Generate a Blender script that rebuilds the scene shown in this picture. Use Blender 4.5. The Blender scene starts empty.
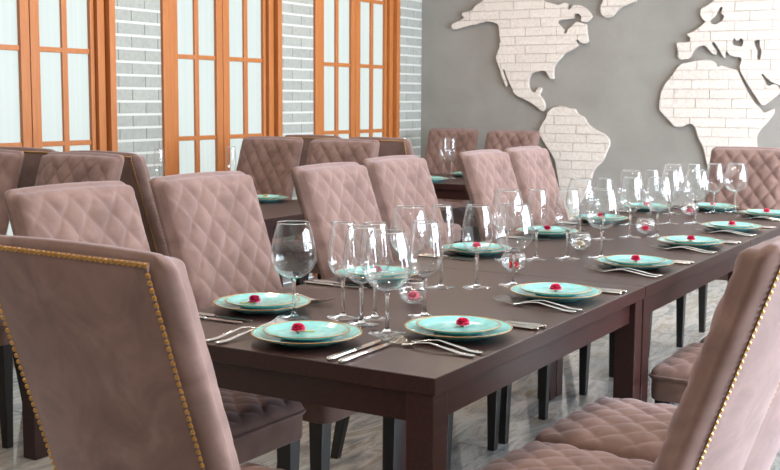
import bpy, bmesh, math, random
from mathutils import Vector, Matrix, noise
random.seed(7)
R = math.radians
scn = bpy.context.scene
COL = scn.collection

# ---------------------------------------------------------------- camera
F_PX, YAW, PITCH, ROLL, PCX, PCY = 1120.17, 0.5423, 0.1054, 0.0053, 384.85, 217.68
CAM = Vector((-1.8945, -1.0255, 1.295))
fw = Vector((math.cos(YAW)*math.cos(PITCH), math.sin(YAW)*math.cos(PITCH), -math.sin(PITCH)))
rt = fw.cross(Vector((0, 0, 1))).normalized(); up = rt.cross(fw)
r2 = rt*math.cos(ROLL) + up*math.sin(ROLL); u2 = up*math.cos(ROLL) - rt*math.sin(ROLL)
cd = bpy.data.cameras.new('camera'); cam = bpy.data.objects.new('camera', cd); COL.objects.link(cam)
cd.sensor_width = 36; cd.lens = 36*F_PX/780
cd.shift_x = (390-PCX)/780; cd.shift_y = (PCY-235)/780
cam.matrix_world = Matrix(((r2.x, u2.x, -fw.x, CAM.x), (r2.y, u2.y, -fw.y, CAM.y), (r2.z, u2.z, -fw.z, CAM.z), (0, 0, 0, 1)))
cd.dof.use_dof = True; cd.dof.focus_distance = 2.75; cd.dof.aperture_fstop = 14.0
cd.clip_start = 0.05
scn.camera = cam

def at_plane(axis, val, x, y):            # photo pixel -> point on a wall plane
    d = fw + r2*((x-PCX)/F_PX) - u2*((y-PCY)/F_PX)
    return CAM + d*((val-CAM[axis])/d[axis])

# ---------------------------------------------------------------- light and exposure
ROOM_X0, ROOM_X1, ROOM_Y0, ROOM_Y1, ROOM_H = -3.6, 6.36, -3.2, 3.6, 2.85
w = bpy.data.worlds.new('daylight_sky'); scn.world = w; w.use_nodes = True
w.node_tree.nodes['Background'].inputs[0].default_value = (0.80, 0.90, 1.0, 1)
w.node_tree.nodes['Background'].inputs[1].default_value = 1.0
DAY_WINDOWS = [(0.9, 1.1), (2.2, 1.1), (3.5, 1.1), (4.8, 1.1), (5.8, 0.7)]      # x centre, width of the windows in the right wall
def area(name, loc, rot, sx, sy, power, color):
    l = bpy.data.lights.new(name, 'AREA'); l.shape = 'RECTANGLE'; l.size = sx; l.size_y = sy
    l.energy = power; l.color = color
    o = bpy.data.objects.new(name, l); COL.objects.link(o); o.location = loc; o.rotation_euler = rot
    return o
for cx_, ww_ in DAY_WINDOWS:
    area('window_daylight', (cx_, ROOM_Y0-0.22, 1.45), (R(90), 0, 0), ww_, 2.1, 124*ww_, (0.79, 0.895, 1.0))
vs = scn.view_settings
vs.view_transform = 'Standard'; vs.look = 'None'; vs.exposure = 0.86; vs.gamma = 1.0; vs.use_curve_mapping = False
cy = scn.cycles
cy.transparent_max_bounces = 48; cy.max_bounces = 10; cy.transmission_bounces = 8
cy.use_denoising = True; cy.sample_clamp_indirect = 6

# ---------------------------------------------------------------- materials
def srgb(r, g, b):
    f = lambda c: c/12.92 if c <= 0.04045 else ((c+0.055)/1.055)**2.4
    return (f(r/255), f(g/255), f(b/255), 1)
class NT:
    def __init__(s, name):
        s.m = bpy.data.materials.new(name); s.m.use_nodes = True; s.t = s.m.node_tree
        s.p = s.t.nodes['Principled BSDF']; s.out = s.t.nodes['Material Output']
    def n(s, typ, **kw):
        nd = s.t.nodes.new(typ)
        for k, v in kw.items():
            if k.startswith('i_'): nd.inputs[int(k[2:]) if k[2:].isdigit() else k[2:]].default_value = v
            else: setattr(nd, k, v)
        return nd
    def l(s, a, b): s.t.links.new(a, b)
    def coord(s, scale=(1, 1, 1), kind='Object', rot=(0, 0, 0)):
        tc = s.n('ShaderNodeTexCoord'); mp = s.n('ShaderNodeMapping')
        mp.inputs['Scale'].default_value = scale; mp.inputs['Rotation'].default_value = rot
        s.l(tc.outputs[kind], mp.inputs[0]); return mp.outputs[0]
    def noise(s, vec, scale, detail=4, rough=0.55, dist=0.0):
        nz = s.n('ShaderNodeTexNoise'); nz.inputs['Scale'].default_value = scale; nz.inputs['Detail'].default_value = detail
        nz.inputs['Roughness'].default_value = rough; nz.inputs['Distortion'].default_value = dist
        s.l(vec, nz.inputs['Vector']); return nz.outputs[0]
    def ramp(s, fac, stops):
        cr = s.n('ShaderNodeValToRGB'); e = cr.color_ramp.elements
        e[0].position, e[0].color = stops[0]; e[1].position, e[1].color = stops[-1]
        for p_, c_ in stops[1:-1]:
            k = e.new(p_); k.color = c_
        s.l(fac, cr.inputs[0]); return cr.outputs[0]
    def bump(s, h, strength=0.3, dist=0.002):
        b = s.n('ShaderNodeBump'); b.inputs['Strength'].default_value = strength; b.inputs['Distance'].default_value = dist
        s.l(h, b.inputs['Height']); s.l(b.outputs[0], s.p.inputs['Normal'])
    def set(s, **kw):
        for k, v in kw.items(): s.p.inputs[k.replace('_', ' ')].default_value = v
        return s

def simple(name, col, rough=0.5, metal=0.0, **kw):
    t = NT(name); t.set(Base_Color=col, Roughness=rough, Metallic=metal, **kw); return t.m

def velvet(name, c0, c1, c2):
    t = NT(name); v = t.coord()
    n1 = t.noise(v, 7.0, 5, 0.6, 1.2)
    t.l(t.ramp(n1, [(0.3, c0), (0.5, c1), (0.72, c2)]), t.p.inputs['Base Color'])
    t.set(Roughness=0.85)
    t.p.inputs['Sheen Weight'].default_value = 0.32; t.p.inputs['Sheen Roughness'].default_value = 0.5
    t.p.inputs['Sheen Tint'].default_value = srgb(222, 220, 236)
    t.p.inputs['Specular IOR Level'].default_value = 0.2
    t.bump(t.noise(v, 900, 2), 0.15, 0.0006)
    return t.m
M_VELVET = velvet('mauve_velvet', srgb(103, 81, 74), srgb(120, 96, 89), srgb(136, 111, 104))
M_BAND = velvet('mauve_velvet_band', srgb(100, 79, 71), srgb(114, 91, 82), srgb(126, 102, 93))
M_BRASS = simple('antique_brass', srgb(186, 144, 84), 0.28, 1.0)
M_LEG = simple('black_lacquered_wood', srgb(22, 19, 20), 0.35)
def wood_dark(name):
    t = NT(name); v = t.coord((1.2, 22, 22))
    n1 = t.noise(v, 6, 6, 0.6, 0.6)
    t.l(t.ramp(n1, [(0.3, srgb(37, 20, 18)), (0.55, srgb(50, 27, 25)), (0.75, srgb(63, 36, 32))]), t.p.inputs['Base Color'])
    t.set(Roughness=0.36); t.p.inputs['Specular IOR Level'].default_value = 0.42
    t.bump(n1, 0.05, 0.0005); return t.m
M_TABLE = wood_dark('espresso_wood')
def orange_wood():
    t = NT('honey_orange_wood'); v = t.coord((30, 30, 1.6))
    n1 = t.noise(v, 3, 5, 0.6, 0.4)
    t.l(t.ramp(n1, [(0.25, srgb(152, 88, 40)), (0.6, srgb(168, 103, 52)), (0.85, srgb(178, 117, 66))]), t.p.inputs['Base Color'])
    t.set(Roughness=0.45); return t.m
M_ORANGE = orange_wood()
def pane_mat():
    t = NT('backlit_frosted_glass'); v = t.coord((60, 60, 0.4))
    n1 = t.noise(v, 1.0, 3, 0.5)
    c = t.ramp(n1, [(0.3, srgb(222, 236, 232)), (0.7, srgb(236, 245, 243))])
    t.set(Base_Color=srgb(84, 90, 88)); t.l(c, t.p.inputs['Emission Color'])
    t.p.inputs['Emission Strength'].default_value = 0.43; t.set(Roughness=0.25); return t.m
M_PANE = pane_mat()
def brick_mat(name, a, b, c, bump=0.25, bscale=60, jitter=0.06):
    t = NT(name); v = t.coord(kind='Generated'); tc = t.n('ShaderNodeTexCoord'); oi = t.n('ShaderNodeObjectInfo')
    ad = t.n('ShaderNodeVectorMath', operation='ADD'); t.l(tc.outputs['Object'], ad.inputs[0]); t.l(oi.outputs['Random'], ad.inputs[1])
    n1 = t.noise(ad.outputs[0], bscale, 5, 0.65)
    col = t.ramp(n1, [(0.3, a), (0.5, b), (0.75, c)])
    hs = t.n('ShaderNodeHueSaturation'); mr = t.n('ShaderNodeMapRange'); t.l(oi.outputs['Random'], mr.inputs[0])
    mr.inputs[3].default_value = 1-jitter; mr.inputs[4].default_value = 1+jitter
    t.l(mr.outputs[0], hs.inputs['Value']); t.l(col, hs.inputs['Color']); t.l(hs.outputs[0], t.p.inputs['Base Color'])
    t.set(Roughness=0.8); t.bump(n1, bump, 0.004); return t.m
M_BRICK = brick_mat('grey_painted_brick', srgb(136, 139, 134), srgb(146, 149, 144), srgb(154, 157, 152), 0.12, 40)
M_MAPBRICK = brick_mat('white_split_face_brick', srgb(192, 184, 178), srgb(207, 200, 194), srgb(216, 210, 204), 0.8, 55, 0.03)
M_MORTAR = simple('white_mortar', srgb(186, 188, 185), 0.9)
M_MAPMORTAR = simple('cream_mortar', srgb(188, 176, 168), 0.9)
def plaster(name, a, b):
    t = NT(name); v = t.coord(); n1 = t.noise(v, 2.5, 6, 0.6, 0.3)
    t.l(t.ramp(n1, [(0.3, a), (0.7, b)]), t.p.inputs['Base Color']); t.set(Roughness=0.75)
    t.bump(t.noise(v, 160, 3), 0.12, 0.001); return t.m
M_GREY = plaster('grey_plaster', srgb(131, 129, 125), srgb(144, 142, 138))
M_WHITE = plaster('white_plaster', srgb(226, 222, 214), srgb(232, 229, 222))
def marble():
    t = NT('polished_grey_marble'); tc = t.n('ShaderNodeTexCoord'); oi = t.n('ShaderNodeObjectInfo')
    ml = t.n('ShaderNodeVectorMath', operation='SCALE'); ml.inputs[3].default_value = 37.0
    cmb = t.n('ShaderNodeCombineXYZ'); t.l(oi.outputs['Random'], cmb.inputs[0]); t.l(oi.outputs['Random'], cmb.inputs[1]); t.l(cmb.outputs[0], ml.inputs[0])
    ad = t.n('ShaderNodeVectorMath', operation='ADD'); t.l(tc.outputs['Object'], ad.inputs[0]); t.l(ml.outputs[0], ad.inputs[1])
    mp = t.n('ShaderNodeMapping'); mp.inputs['Scale'].default_value = (1.0, 3.4, 1); mp.inputs['Rotation'].default_value = (0, 0, R(8)); t.l(ad.outputs[0], mp.inputs[0])
    n1 = t.noise(mp.outputs[0], 2.2, 7, 0.65, 1.3)
    c = t.ramp(n1, [(0.28, srgb(98, 100, 102)), (0.42, srgb(146, 147, 147)), (0.52, srgb(186, 184, 180)), (0.6, srgb(152, 144, 134)), (0.78, srgb(200, 200, 199))])
    t.l(c, t.p.inputs['Base Color']); t.set(Roughness=0.07); t.p.inputs['Specular IOR Level'].default_value = 0.6; return t.m
M_TILE = marble()
M_GROUT = simple('pale_grout', srgb(222, 222, 220), 0.8)
def glaze():
    t = NT('turquoise_glaze'); v = t.coord(); n1 = t.noise(v, 45, 5, 0.6)
    t.l(t.ramp(n1, [(0.25, srgb(100, 182, 184)), (0.55, srgb(128, 202, 203)), (0.8, srgb(164, 218, 217))]), t.p.inputs['Base Color'])
    t.set(Roughness=0.12); t.p.inputs['Coat Weight'].default_value = 0.4; return t.m
M_GLAZE = glaze()
M_RIM = simple('tan_gold_glaze', srgb(176, 132, 76), 0.3, 0.25)
M_STEEL = simple('polished_steel', srgb(214, 211, 207), 0.15, 1.0)
def thin_glass(name, tint, base=0.05):
    t = NT(name); t.t.nodes.remove(t.p)
    lw = t.n('ShaderNodeLayerWeight'); lw.inputs[0].default_value = 0.5
    pw = t.n('ShaderNodeMath', operation='POWER'); t.l(lw.outputs['Facing'], pw.inputs[0]); pw.inputs[1].default_value = 2.4
    ma = t.n('ShaderNodeMath', operation='MULTIPLY_ADD'); t.l(pw.outputs[0], ma.inputs[0]); ma.inputs[1].default_value = 0.85; ma.inputs[2].default_value = base
    tr = t.n('ShaderNodeBsdfTransparent')          # a longer way through the glass at grazing angles absorbs more
    p2 = t.n('ShaderNodeMath', operation='POWER'); t.l(lw.outputs['Facing'], p2.inputs[0]); p2.inputs[1].default_value = 3.0
    mc = t.n('ShaderNodeMix', data_type='RGBA'); t.l(p2.outputs[0], mc.inputs[0]); mc.inputs[6].default_value = tint; mc.inputs[7].default_value = (0.72, 0.74, 0.75, 1)
    t.l(mc.outputs[2], tr.inputs[0])
    gl = t.n('ShaderNodeBsdfGlossy'); gl.inputs['Roughness'].default_value = 0.02; gl.inputs[0].default_value = (0.96, 0.98, 1, 1)
    mx = t.n('ShaderNodeMixShader'); t.l(ma.outputs[0], mx.inputs[0]); t.l(tr.outputs[0], mx.inputs[1]); t.l(gl.outputs[0], mx.inputs[2])
    t.l(mx.outputs[0], t.out.inputs[0]); return t.m
M_GLASS = thin_glass('thin_clear_glass', (0.985, 0.99, 0.99, 1))
M_SOLIDGLASS = NT('solid_clear_glass').set(Base_Color=(1, 1, 1, 1), Roughness=0.01, Transmission_Weight=1.0, IOR=1.46).m
def petal(name, a, b):
    t = NT(name); v = t.coord(); n1 = t.noise(v, 180, 3)
    t.l(t.ramp(n1, [(0.3, a), (0.7, b)]), t.p.inputs['Base Color']); t.set(Roughness=0.6)
    t.p.inputs['Subsurface Weight'].default_value = 0.1; t.p.inputs['Subsurface Radius'].default_value = (0.004, 0.001, 0.001); return t.m
M_PETAL = {'red': petal('crimson_petal', srgb(222, 30, 92), srgb(250, 92, 142)), 'pink': petal('pink_petal', srgb(232, 120, 150), srgb(246, 176, 190)),
           'scarlet': petal('scarlet_petal', srgb(205, 25, 35), srgb(232, 60, 62)), 'white': petal('white_petal', srgb(232, 224, 205), srgb(246, 242, 232)),
           'magenta': petal('magenta_petal', srgb(196, 24, 92), srgb(230, 70, 130)), 'cream': petal('cream_petal', srgb(226, 208, 168), srgb(240, 228, 200))}
M_STEM = simple('yellow_green_stem', srgb(196, 196, 120), 0.5)
M_CEIL = simple('white_ceiling_paint', srgb(236, 234, 228), 0.9)
M_LAMP = NT('warm_lamp_diffuser').set(Base_Color=(1, 1, 1, 1), Emission_Color=srgb(255, 226, 190), Emission_Strength=6.0).m
M_ALU = simple('white_lamp_trim', srgb(230, 228, 224), 0.4)

# ---------------------------------------------------------------- mesh helpers
class MB:
    def __init__(s): s.v = []; s.f = []
    def box(s, x0, y0, z0, x1, y1, z1):
        b = len(s.v)
        s.v += [(x0, y0, z0), (x1, y0, z0), (x1, y1, z0), (x0, y1, z0), (x0, y0, z1), (x1, y0, z1), (x1, y1, z1), (x0, y1, z1)]
        s.f += [tuple(b+i for i in q) for q in ((0, 3, 2, 1), (4, 5, 6, 7), (0, 1, 5, 4), (1, 2, 6, 5), (2, 3, 7, 6), (3, 0, 4, 7))]
        return s
    def loft(s, rings, cap=True, closed=True):
        b = len(s.v); n = len(rings[0])
        for r in rings: s.v += [tuple(p) for p in r]
        for i in range(len(rings)-1):
            for j in range(n if closed else n-1):
                k = (j+1) % n
                s.f.append((b+i*n+j, b+i*n+k, b+(i+1)*n+k, b+(i+1)*n+j))
        if cap:
            s.f.append(tuple(b+j for j in reversed(range(n)))); s.f.append(tuple(b+(len(rings)-1)*n+j for j in range(n)))
        return s
    def lathe(s, prof, seg=32):                 # profile of (radius, z); radius 0 closes to a point
        b = len(s.v); idx = []
        for r, z in prof:
            if r < 1e-7: idx.append([len(s.v)]); s.v.append((0, 0, z))
            else:
                idx.append(list(range(len(s.v), len(s.v)+seg)))
                s.v += [(r*math.cos(2*math.pi*k/seg), r*math.sin(2*math.pi*k/seg), z) for k in range(seg)]
        for a, c in zip(idx[:-1], idx[1:]):
            for k in range(seg):
                k2 = (k+1) % seg
                if len(a) == 1 and len(c) == 1: continue
                if len(a) == 1: s.f.append((a[0], c[k2], c[k]))
                elif len(c) == 1: s.f.append((a[k], a[k2], c[0]))
                else: s.f.append((a[k], a[k2], c[k2], c[k]))
        return s
    def mesh(s, name, mat, smooth=False, bevel=0, angle=40):
        me = bpy.data.meshes.new(name); me.from_pydata(s.v, [], s.f); me.update()
        bm = bmesh.new(); bm.from_mesh(me)
        bmesh.ops.recalc_face_normals(bm, faces=bm.faces)
        if bevel:
            bmesh.ops.bevel(bm, geom=list(bm.edges), offset=bevel, segments=2, profile=0.5, affect='EDGES', clamp_overlap=True)
        bm.to_mesh(me); bm.free()
        me.materials.append(mat)
        if smooth:
            me.polygons.foreach_set('use_smooth', [True]*len(me.polygons))
            if angle < 180: me.set_sharp_from_angle(angle=R(angle))
        return me
def link(name, me, parent=None, loc=None, rot=None):
    o = bpy.data.objects.new(name, me); COL.objects.link(o)
    if parent: o.parent = parent
    if loc is not None: o.location = loc
    if rot is not None: o.rotation_euler = rot
    return o
def empty(name, loc=(0, 0, 0), rz=0):
    o = bpy.data.objects.new(name, None); COL.objects.link(o); o.location = loc; o.rotation_euler = (0, 0, rz); o.empty_display_size = 0.1
    return o
def tag(o, label, cat=None, group=None):
    o['label'] = label
    if cat: o['category'] = cat
    if group: o['group'] = group
    return o
def structure(o, label=None):
    o['kind'] = 'structure'
    if label: o['label'] = label
    return o
def copy_tree(o, parent=None):
    c = o.copy(); COL.objects.link(c); c.parent = parent
    for ch in CH.get(o.name, []): copy_tree(ch, c)
    return c
CH = {}
def kids(o):                                    # remembers a prototype's parts for copy_tree
    CH[o.name] = [c for c in bpy.data.objects if c.parent == o]
    for c in CH[o.name]: CH[c.name] = [d for d in bpy.data.objects if d.parent == c]
class Proto:                                    # the first use is the prototype itself, later uses are copies
    def __init__(s, root): s.root = root; s.used = False; kids(root)
    def place(s, loc, rz=0, scale=None):
        o = s.root if not s.used else copy_tree(s.root)
        s.used = True
        o.location = loc; o.rotation_euler = (0, 0, rz)
        if scale: o.scale = scale
        return o
ORD = {1: 'first', 2: 'second', 3: 'third', 4: 'fourth', 5: 'fifth', 6: 'sixth'}

# ---------------------------------------------------------------- the room shell
flo = structure(link('floor', MB().box(ROOM_X0, ROOM_Y0, -0.05, ROOM_X1, ROOM_Y1, -0.002).mesh('floor', M_GROUT)), 'polished grey brown marble tile floor')
TX, TY = 1.2, 0.6
tile_me = MB().box(0.003, 0.003, -0.008, TX-0.003, TY-0.003, 0.0).mesh('tile', M_TILE)
def tile_mesh(wx, wy):
    if abs(wx-TX) < 1e-4 and abs(wy-TY) < 1e-4: return tile_me
    return MB().box(0.003, 0.003, -0.008, wx-0.003, wy-0.003, 0.0).mesh('tile', M_TILE)
yy = ROOM_Y0; row = 0
ys = [0.6+TY*k for k in range(-10, 10)]
edges_y = [ROOM_Y0]+[y for y in ys if ROOM_Y0+0.05 < y < ROOM_Y1-0.05]+[ROOM_Y1]
for j in range(len(edges_y)-1):
    off = (j % 2)*0.6
    xs = [ROOM_X0]+[x for x in [-4.8+off+TX*k for k in range(12)] if ROOM_X0+0.05 < x < ROOM_X1-0.05]+[ROOM_X1]
    for i in range(len(xs)-1):
        link('tile', tile_mesh(xs[i+1]-xs[i], edges_y[j+1]-edges_y[j]), flo, (xs[i], edges_y[j], 0))
structure(link('ceiling', MB().box(ROOM_X0, ROOM_Y0, ROOM_H, ROOM_X1, ROOM_Y1, ROOM_H+0.1).mesh('ceiling', M_CEIL)), 'plain white ceiling')
structure(link('wall_front', MB().box(ROOM_X0-0.15, ROOM_Y0, 0, ROOM_X0, ROOM_Y1, ROOM_H).mesh('wall_front', M_GREY)), 'plain grey end wall opposite the map')
structure(link('wall_back', MB().box(ROOM_X1, ROOM_Y0, 0, ROOM_X1+0.15, ROOM_Y1, ROOM_H).mesh('wall_back', M_GREY)), 'grey plaster wall carrying the world map')

# right wall with its daylight windows (outside the picture)
mb = MB(); xc = ROOM_X0
for cx_, ww_ in DAY_WINDOWS:
    a, b = cx_-ww_/2, cx_+ww_/2
    mb.box(xc, ROOM_Y0-0.15, 0, a, ROOM_Y0, ROOM_H)
    mb.box(a, ROOM_Y0-0.15, 0, b, ROOM_Y0, 0.4); mb.box(a, ROOM_Y0-0.15, 2.5, b, ROOM_Y0, ROOM_H); xc = b
mb.box(xc, ROOM_Y0-0.15, 0, ROOM_X1, ROOM_Y0, ROOM_H)
structure(link('wall_right', mb.mesh('wall_right', M_WHITE)), 'white wall with tall daylight windows')
for n, (cx_, ww_) in enumerate(DAY_WINDOWS):
    wr = structure(empty('window_%d' % (n+4), (cx_, ROOM_Y0-0.1, 0.4)), 'tall daylight window with orange wooden frame')
    fr = MB()
    for (x0, x1, z0, z1) in ((-ww_/2, -ww_/2+0.07, 0, 2.1), (ww_/2-0.07, ww_/2, 0, 2.1), (-ww_/2+0.07, ww_/2-0.07, 0, 0.07), (-ww_/2+0.07, ww_/2-0.07, 2.03, 2.1), (-0.05, 0.05, 0.07, 2.03)):
        fr.box(x0, -0.03, z0, x1, 0.04, z1)
    link('window_frame', fr.mesh('window_frame', M_ORANGE), wr)
    for s_ in (-1, 1):
        for z_ in (0.7, 1.38):
            m_ = MB().box(min(0.05*s_, s_*(ww_/2-0.07)), -0.015, z_-0.015, max(0.05*s_, s_*(ww_/2-0.07)), 0.015, z_+0.015)
            link('glazing_bar', m_.mesh('glazing_bar', M_ORANGE), wr)

# left wall: three french windows with grey brick piers between them
WIN = [(1.606, 2.796), (3.188, 4.378), (4.778, 5.974)]
WTOP = 2.62
mb = MB(); xc = ROOM_X0
for a, b in WIN:
    mb.box(xc, ROOM_Y1+0.012, 0, a, ROOM_Y1+0.2, ROOM_H); mb.box(a, ROOM_Y1+0.012, WTOP, b, ROOM_Y1+0.2, ROOM_H); xc = b
mb.box(xc, ROOM_Y1+0.012, 0, ROOM_X1, ROOM_Y1+0.2, ROOM_H)
wl = structure(link('wall_left', mb.mesh('wall_left', M_MORTAR)), 'grey brick wall with white joints between french windows')
BH, BL, JH, JV = 0.0755, 0.218, 0.014, 0.004
brick_cache = {}
def brick_me(L):
    k = round(L, 3)
    if k not in brick_cache:
        brick_cache[k] = MB().box(0, -0.002, 0, L-JV, 0.03, BH-JH).mesh('brick', M_BRICK, bevel=0.0012)
    return brick_cache[k]
# mortar 12 mm behind the brick faces
def brick_pier(x0, x1, z0, z1, phase):
    z = z0; c = 0
    while z < z1-0.03:
        x = x0; first = True
        cut = phase + (BL/2 if c % 2 else 0)
        bounds = [x0]+[v for v in (x0+cut-BL+BL*k for k in range(-2, 60)) if x0+0.02 < v < x1-0.02]+[x1]
        for i in range(len(bounds)-1):
            L = bounds[i+1]-bounds[i]
            link('brick', brick_me(L), wl, (bounds[i]+JV/2, ROOM_Y1, z+JH))
        link('mortar_joint', MB().box(x0+0.001, -0.0005, 0, x1-0.001, 0.02, JH).mesh('mortar_joint', M_MORTAR), wl, (0, ROOM_Y1, z))
        z += BH; c += 1
brick_pier(2.796, 3.188, 0.06, WTOP+0.2, 0.145)
brick_pier(4.378, 4.778, 0.06, WTOP+0.2, 0.14)
brick_pier(5.974, 6.36, 0.06, WTOP+0.2, 0.14)
brick_pier(1.18, 1.606, 0.06, WTOP+0.2, 0.14)
structure(link('baseboard_left', MB().box(ROOM_X0, ROOM_Y1-0.012, 0, 1.6, ROOM_Y1+0.01, 0.06).mesh('baseboard', M_ORANGE)), 'low orange wooden skirting under the brick wall')

def french_window(n, x0, x1, label):
    root = structure(empty('window_%d' % n, (x0, ROOM_Y1, 0)), label)
    W = x1-x0
    yb = 0.10                                   # leaves stand back in a stepped reveal
    def part(name, boxes, mat=M_ORANGE, bev=0.003, par=root):
        m_ = MB()
        for b_ in boxes: m_.box(*b_)
        return link(name, m_.mesh(name, mat, bevel=bev), par)
    # architrave, two steps deep
    part('frame_post', [(0, -0.02, 0, 0.046, 0.10, WTOP)]); part('frame_post', [(W-0.046, -0.02, 0, W, 0.10, WTOP)])
    part('frame_post', [(0.054, 0.012, 0, 0.107, 0.10, WTOP-0.05)]); part('frame_post', [(W-0.107, 0.012, 0, W-0.054, 0.10, WTOP-0.05)])
    part('frame_back', [(0.02, 0.085, 0, 0.12, 0.12, WTOP)], bev=0); part('frame_back', [(W-0.12, 0.085, 0, W-0.02, 0.12, WTOP)], bev=0)
    part('frame_head', [(0.046, -0.02, WTOP-0.05, W-0.046, 0.12, WTOP)])
    for L0, s0, s1, L1 in ((0.112, 0.190, 0.559, 0.619), (0.625, 0.687, 1.050, W-0.112)):
        lf = empty('casement', (0, 0, 0)); lf.parent = root
        part('stile', [(L0, 0.035, 0.03, s0, 0.085, WTOP-0.055)], par=lf); part('stile', [(s1, 0.035, 0.03, L1, 0.085, WTOP-0.055)], par=lf)
        part('rail', [(s0, 0.035, 0.03, s1, 0.085, 0.13)], par=lf); part('rail', [(s0, 0.035, WTOP-0.12, s1, 0.085, WTOP-0.055)], par=lf)
        mx = (s0+s1)/2
        part('glazing_bar', [(mx-0.019, 0.042, 0.13, mx+0.019, 0.078, WTOP-0.12)], par=lf)
        zs = [0.13, 0.54, 1.045, 1.55, 2.055, WTOP-0.12]
        for z_ in zs[1:-1]:
            part('glazing_bar', [(s0, 0.044, z_-0.014, s1, 0.076, z_+0.014)], par=lf)
        for i in range(5):
            for (p0, p1) in ((s0, mx-0.019), (mx+0.019, s1)):
                z0_ = zs[i]+(0.014 if i else 0); z1_ = zs[i+1]-(0.014 if i < 4 else 0)
                part('pane', [(p0, 0.058, z0_, p1, 0.064, z1_)], M_PANE, 0, lf)
    return root
french_window(1, *WIN[0], 'orange wooden french window with frosted panes, third from the map wall')
french_window(2, *WIN[1], 'orange wooden french window with frosted panes, between two grey brick piers')
french_window(3, *WIN[2], 'orange wooden french window with frosted panes, nearest the map wall')

# ---------------------------------------------------------------- world map in white brick on the back wall
def from_zoom(pts, ox, oy, s): return [(ox+x/s, oy+y/s) for x, y in pts]
Z7 = lambda p: from_zoom(p, 440, 0, 4.333)
Z3 = lambda p: from_zoom(p, 520, 0, 2.992)
Z8 = lambda p: from_zoom(p, 640, 0, 3.136)
NAM = Z7([(60, 106), (57, 118), (64, 127), (80, 127), (110, 118), (130, 113), (150, 107), (160, 108), (175, 101), (190, 99), (205, 92), (222, 95), (240, 98), (258, 104), (263, 118), (267, 135), (267, 158), (273, 182), (266, 192), (267, 203), (258, 225), (250, 248), (256, 270), (267, 298), (277, 332), (287, 358), (295, 377), (299, 371), (293, 345), (284, 318), (280, 300), (288, 302), (297, 330), (310, 360), (320, 382), (328, 403), (346, 418), (365, 426)])
NAM += [(531, 101.5), (537, 105.5), (541.5, 109.5), (545, 111.5), (546.5, 108), (546, 103), (543.5, 98.5), (540.5, 95)]
NAM += Z7([(441, 402), (446, 382), (436, 378), (426, 388), (424, 400), (408, 402), (394, 388), (388, 362), (392, 335), (402, 318), (428, 310), (446, 306), (468, 309), (478, 330), (488, 343), (499, 342), (496, 315), (498, 292), (512, 270), (532, 250), (543, 232), (565, 222), (585, 212), (604, 198), (598, 184), (594, 175), (606, 173), (618, 186), (638, 190), (648, 180), (643, 150), (639, 120), (640, 106), (620, 101), (600, 95), (590, 102), (575, 118), (562, 127), (556, 145), (543, 147), (545, 130), (530, 116), (513, 98), (525, 87), (560, 84), (590, 80), (583, 68), (595, 58), (613, 62), (621, 78), (617, 92), (640, 98), (655, 85), (665, 72), (656, 55), (640, 38), (615, 24), (585, 22), (574, 40), (559, 44), (560, 16), (542, 14), (522, 25), (492, 16), (455, 6), (445, -20), (400, -45), (330, -55), (260, -38), (215, -12), (188, 10), (160, 28), (150, 46), (130, 51), (106, 57), (104, 68), (116, 78), (92, 92)])
SAM = Z3([(88, 335), (105, 321), (130, 316), (155, 325), (168, 325), (176, 342), (196, 350), (205, 370), (225, 386), (254, 400), (270, 415), (272, 432), (262, 455), (256, 472), (246, 488), (232, 500), (222, 512)])
SAM += [(592, 180), (588, 190), (584, 198), (579, 207), (578, 216), (572, 224), (567, 216), (563, 200), (560.5, 182), (558.5, 170), (557, 160), (551, 150), (545, 141), (540.5, 132), (543, 125), (547.5, 118.5)]
GRN = Z3([(255, 2), (245, 22), (248, 45), (264, 55), (280, 50), (300, 25), (330, 12), (352, 4), (372, -20), (378, -50), (345, -85), (295, -85), (258, -45)])
AFR = Z8([(136, 200), (160, 196), (190, 189), (218, 187), (238, 195), (246, 212), (258, 205), (275, 212), (300, 218), (310, 223), (321, 252), (341, 291), (360, 321), (381, 343), (391, 355), (408, 348), (425, 340), (420, 360), (400, 386), (378, 408), (368, 425), (367, 445), (371, 470)])
AFR += [(756, 164), (748, 178), (738, 190), (728, 197), (720, 190), (713, 178), (709, 166)]
AFR += Z8([(205, 470), (200, 455), (186, 430), (181, 406), (170, 388), (152, 389), (135, 398), (112, 397), (100, 382), (85, 366), (65, 344), (66, 318), (70, 290), (86, 260), (100, 244), (112, 228), (122, 212)])
EUR = Z8([(119, 140), (122, 134), (150, 134), (161, 131), (162, 118), (150, 108), (168, 102), (186, 90), (204, 76), (210, 68), (200, 60), (193, 46), (195, 28), (214, 20), (240, 0), (262, -28)])
EUR += [(735, -24), (765, -34), (810, -40), (880, -40), (950, -30), (990, -15), (984, 5), (962, 15), (946, 30), (930, 36), (925, 49), (912, 56), (915, 71), (905, 86), (898, 98), (888, 101), (880, 111), (875, 126), (868, 112), (862, 98), (850, 102), (842, 117), (834, 131), (826, 119), (818, 100), (806, 93), (794, 89), (784, 87)]
EUR += Z8([(430, 263), (414, 256), (400, 244), (388, 230), (382, 234), (392, 250), (398, 266), (408, 270), (424, 263), (436, 270), (444, 290), (410, 318), (388, 333), (370, 308), (350, 278), (335, 253), (318, 224), (316, 208), (322, 194), (322, 180), (300, 178), (284, 173), (276, 158), (270, 166), (270, 184), (262, 174), (250, 150), (236, 131), (226, 136), (243, 160), (240, 174), (226, 164), (214, 148), (204, 142), (182, 148), (168, 164), (158, 184), (134, 188), (122, 180), (124, 160)])
H_BALT = Z8([(222, 64), (240, 52), (247, 36), (256, 22), (264, 24), (258, 42), (270, 52), (262, 66), (244, 78), (226, 76)])
H_BLACK = Z8([(291, 131), (299, 118), (308, 131), (320, 118), (329, 130), (325, 148), (306, 145), (294, 141)])
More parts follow.
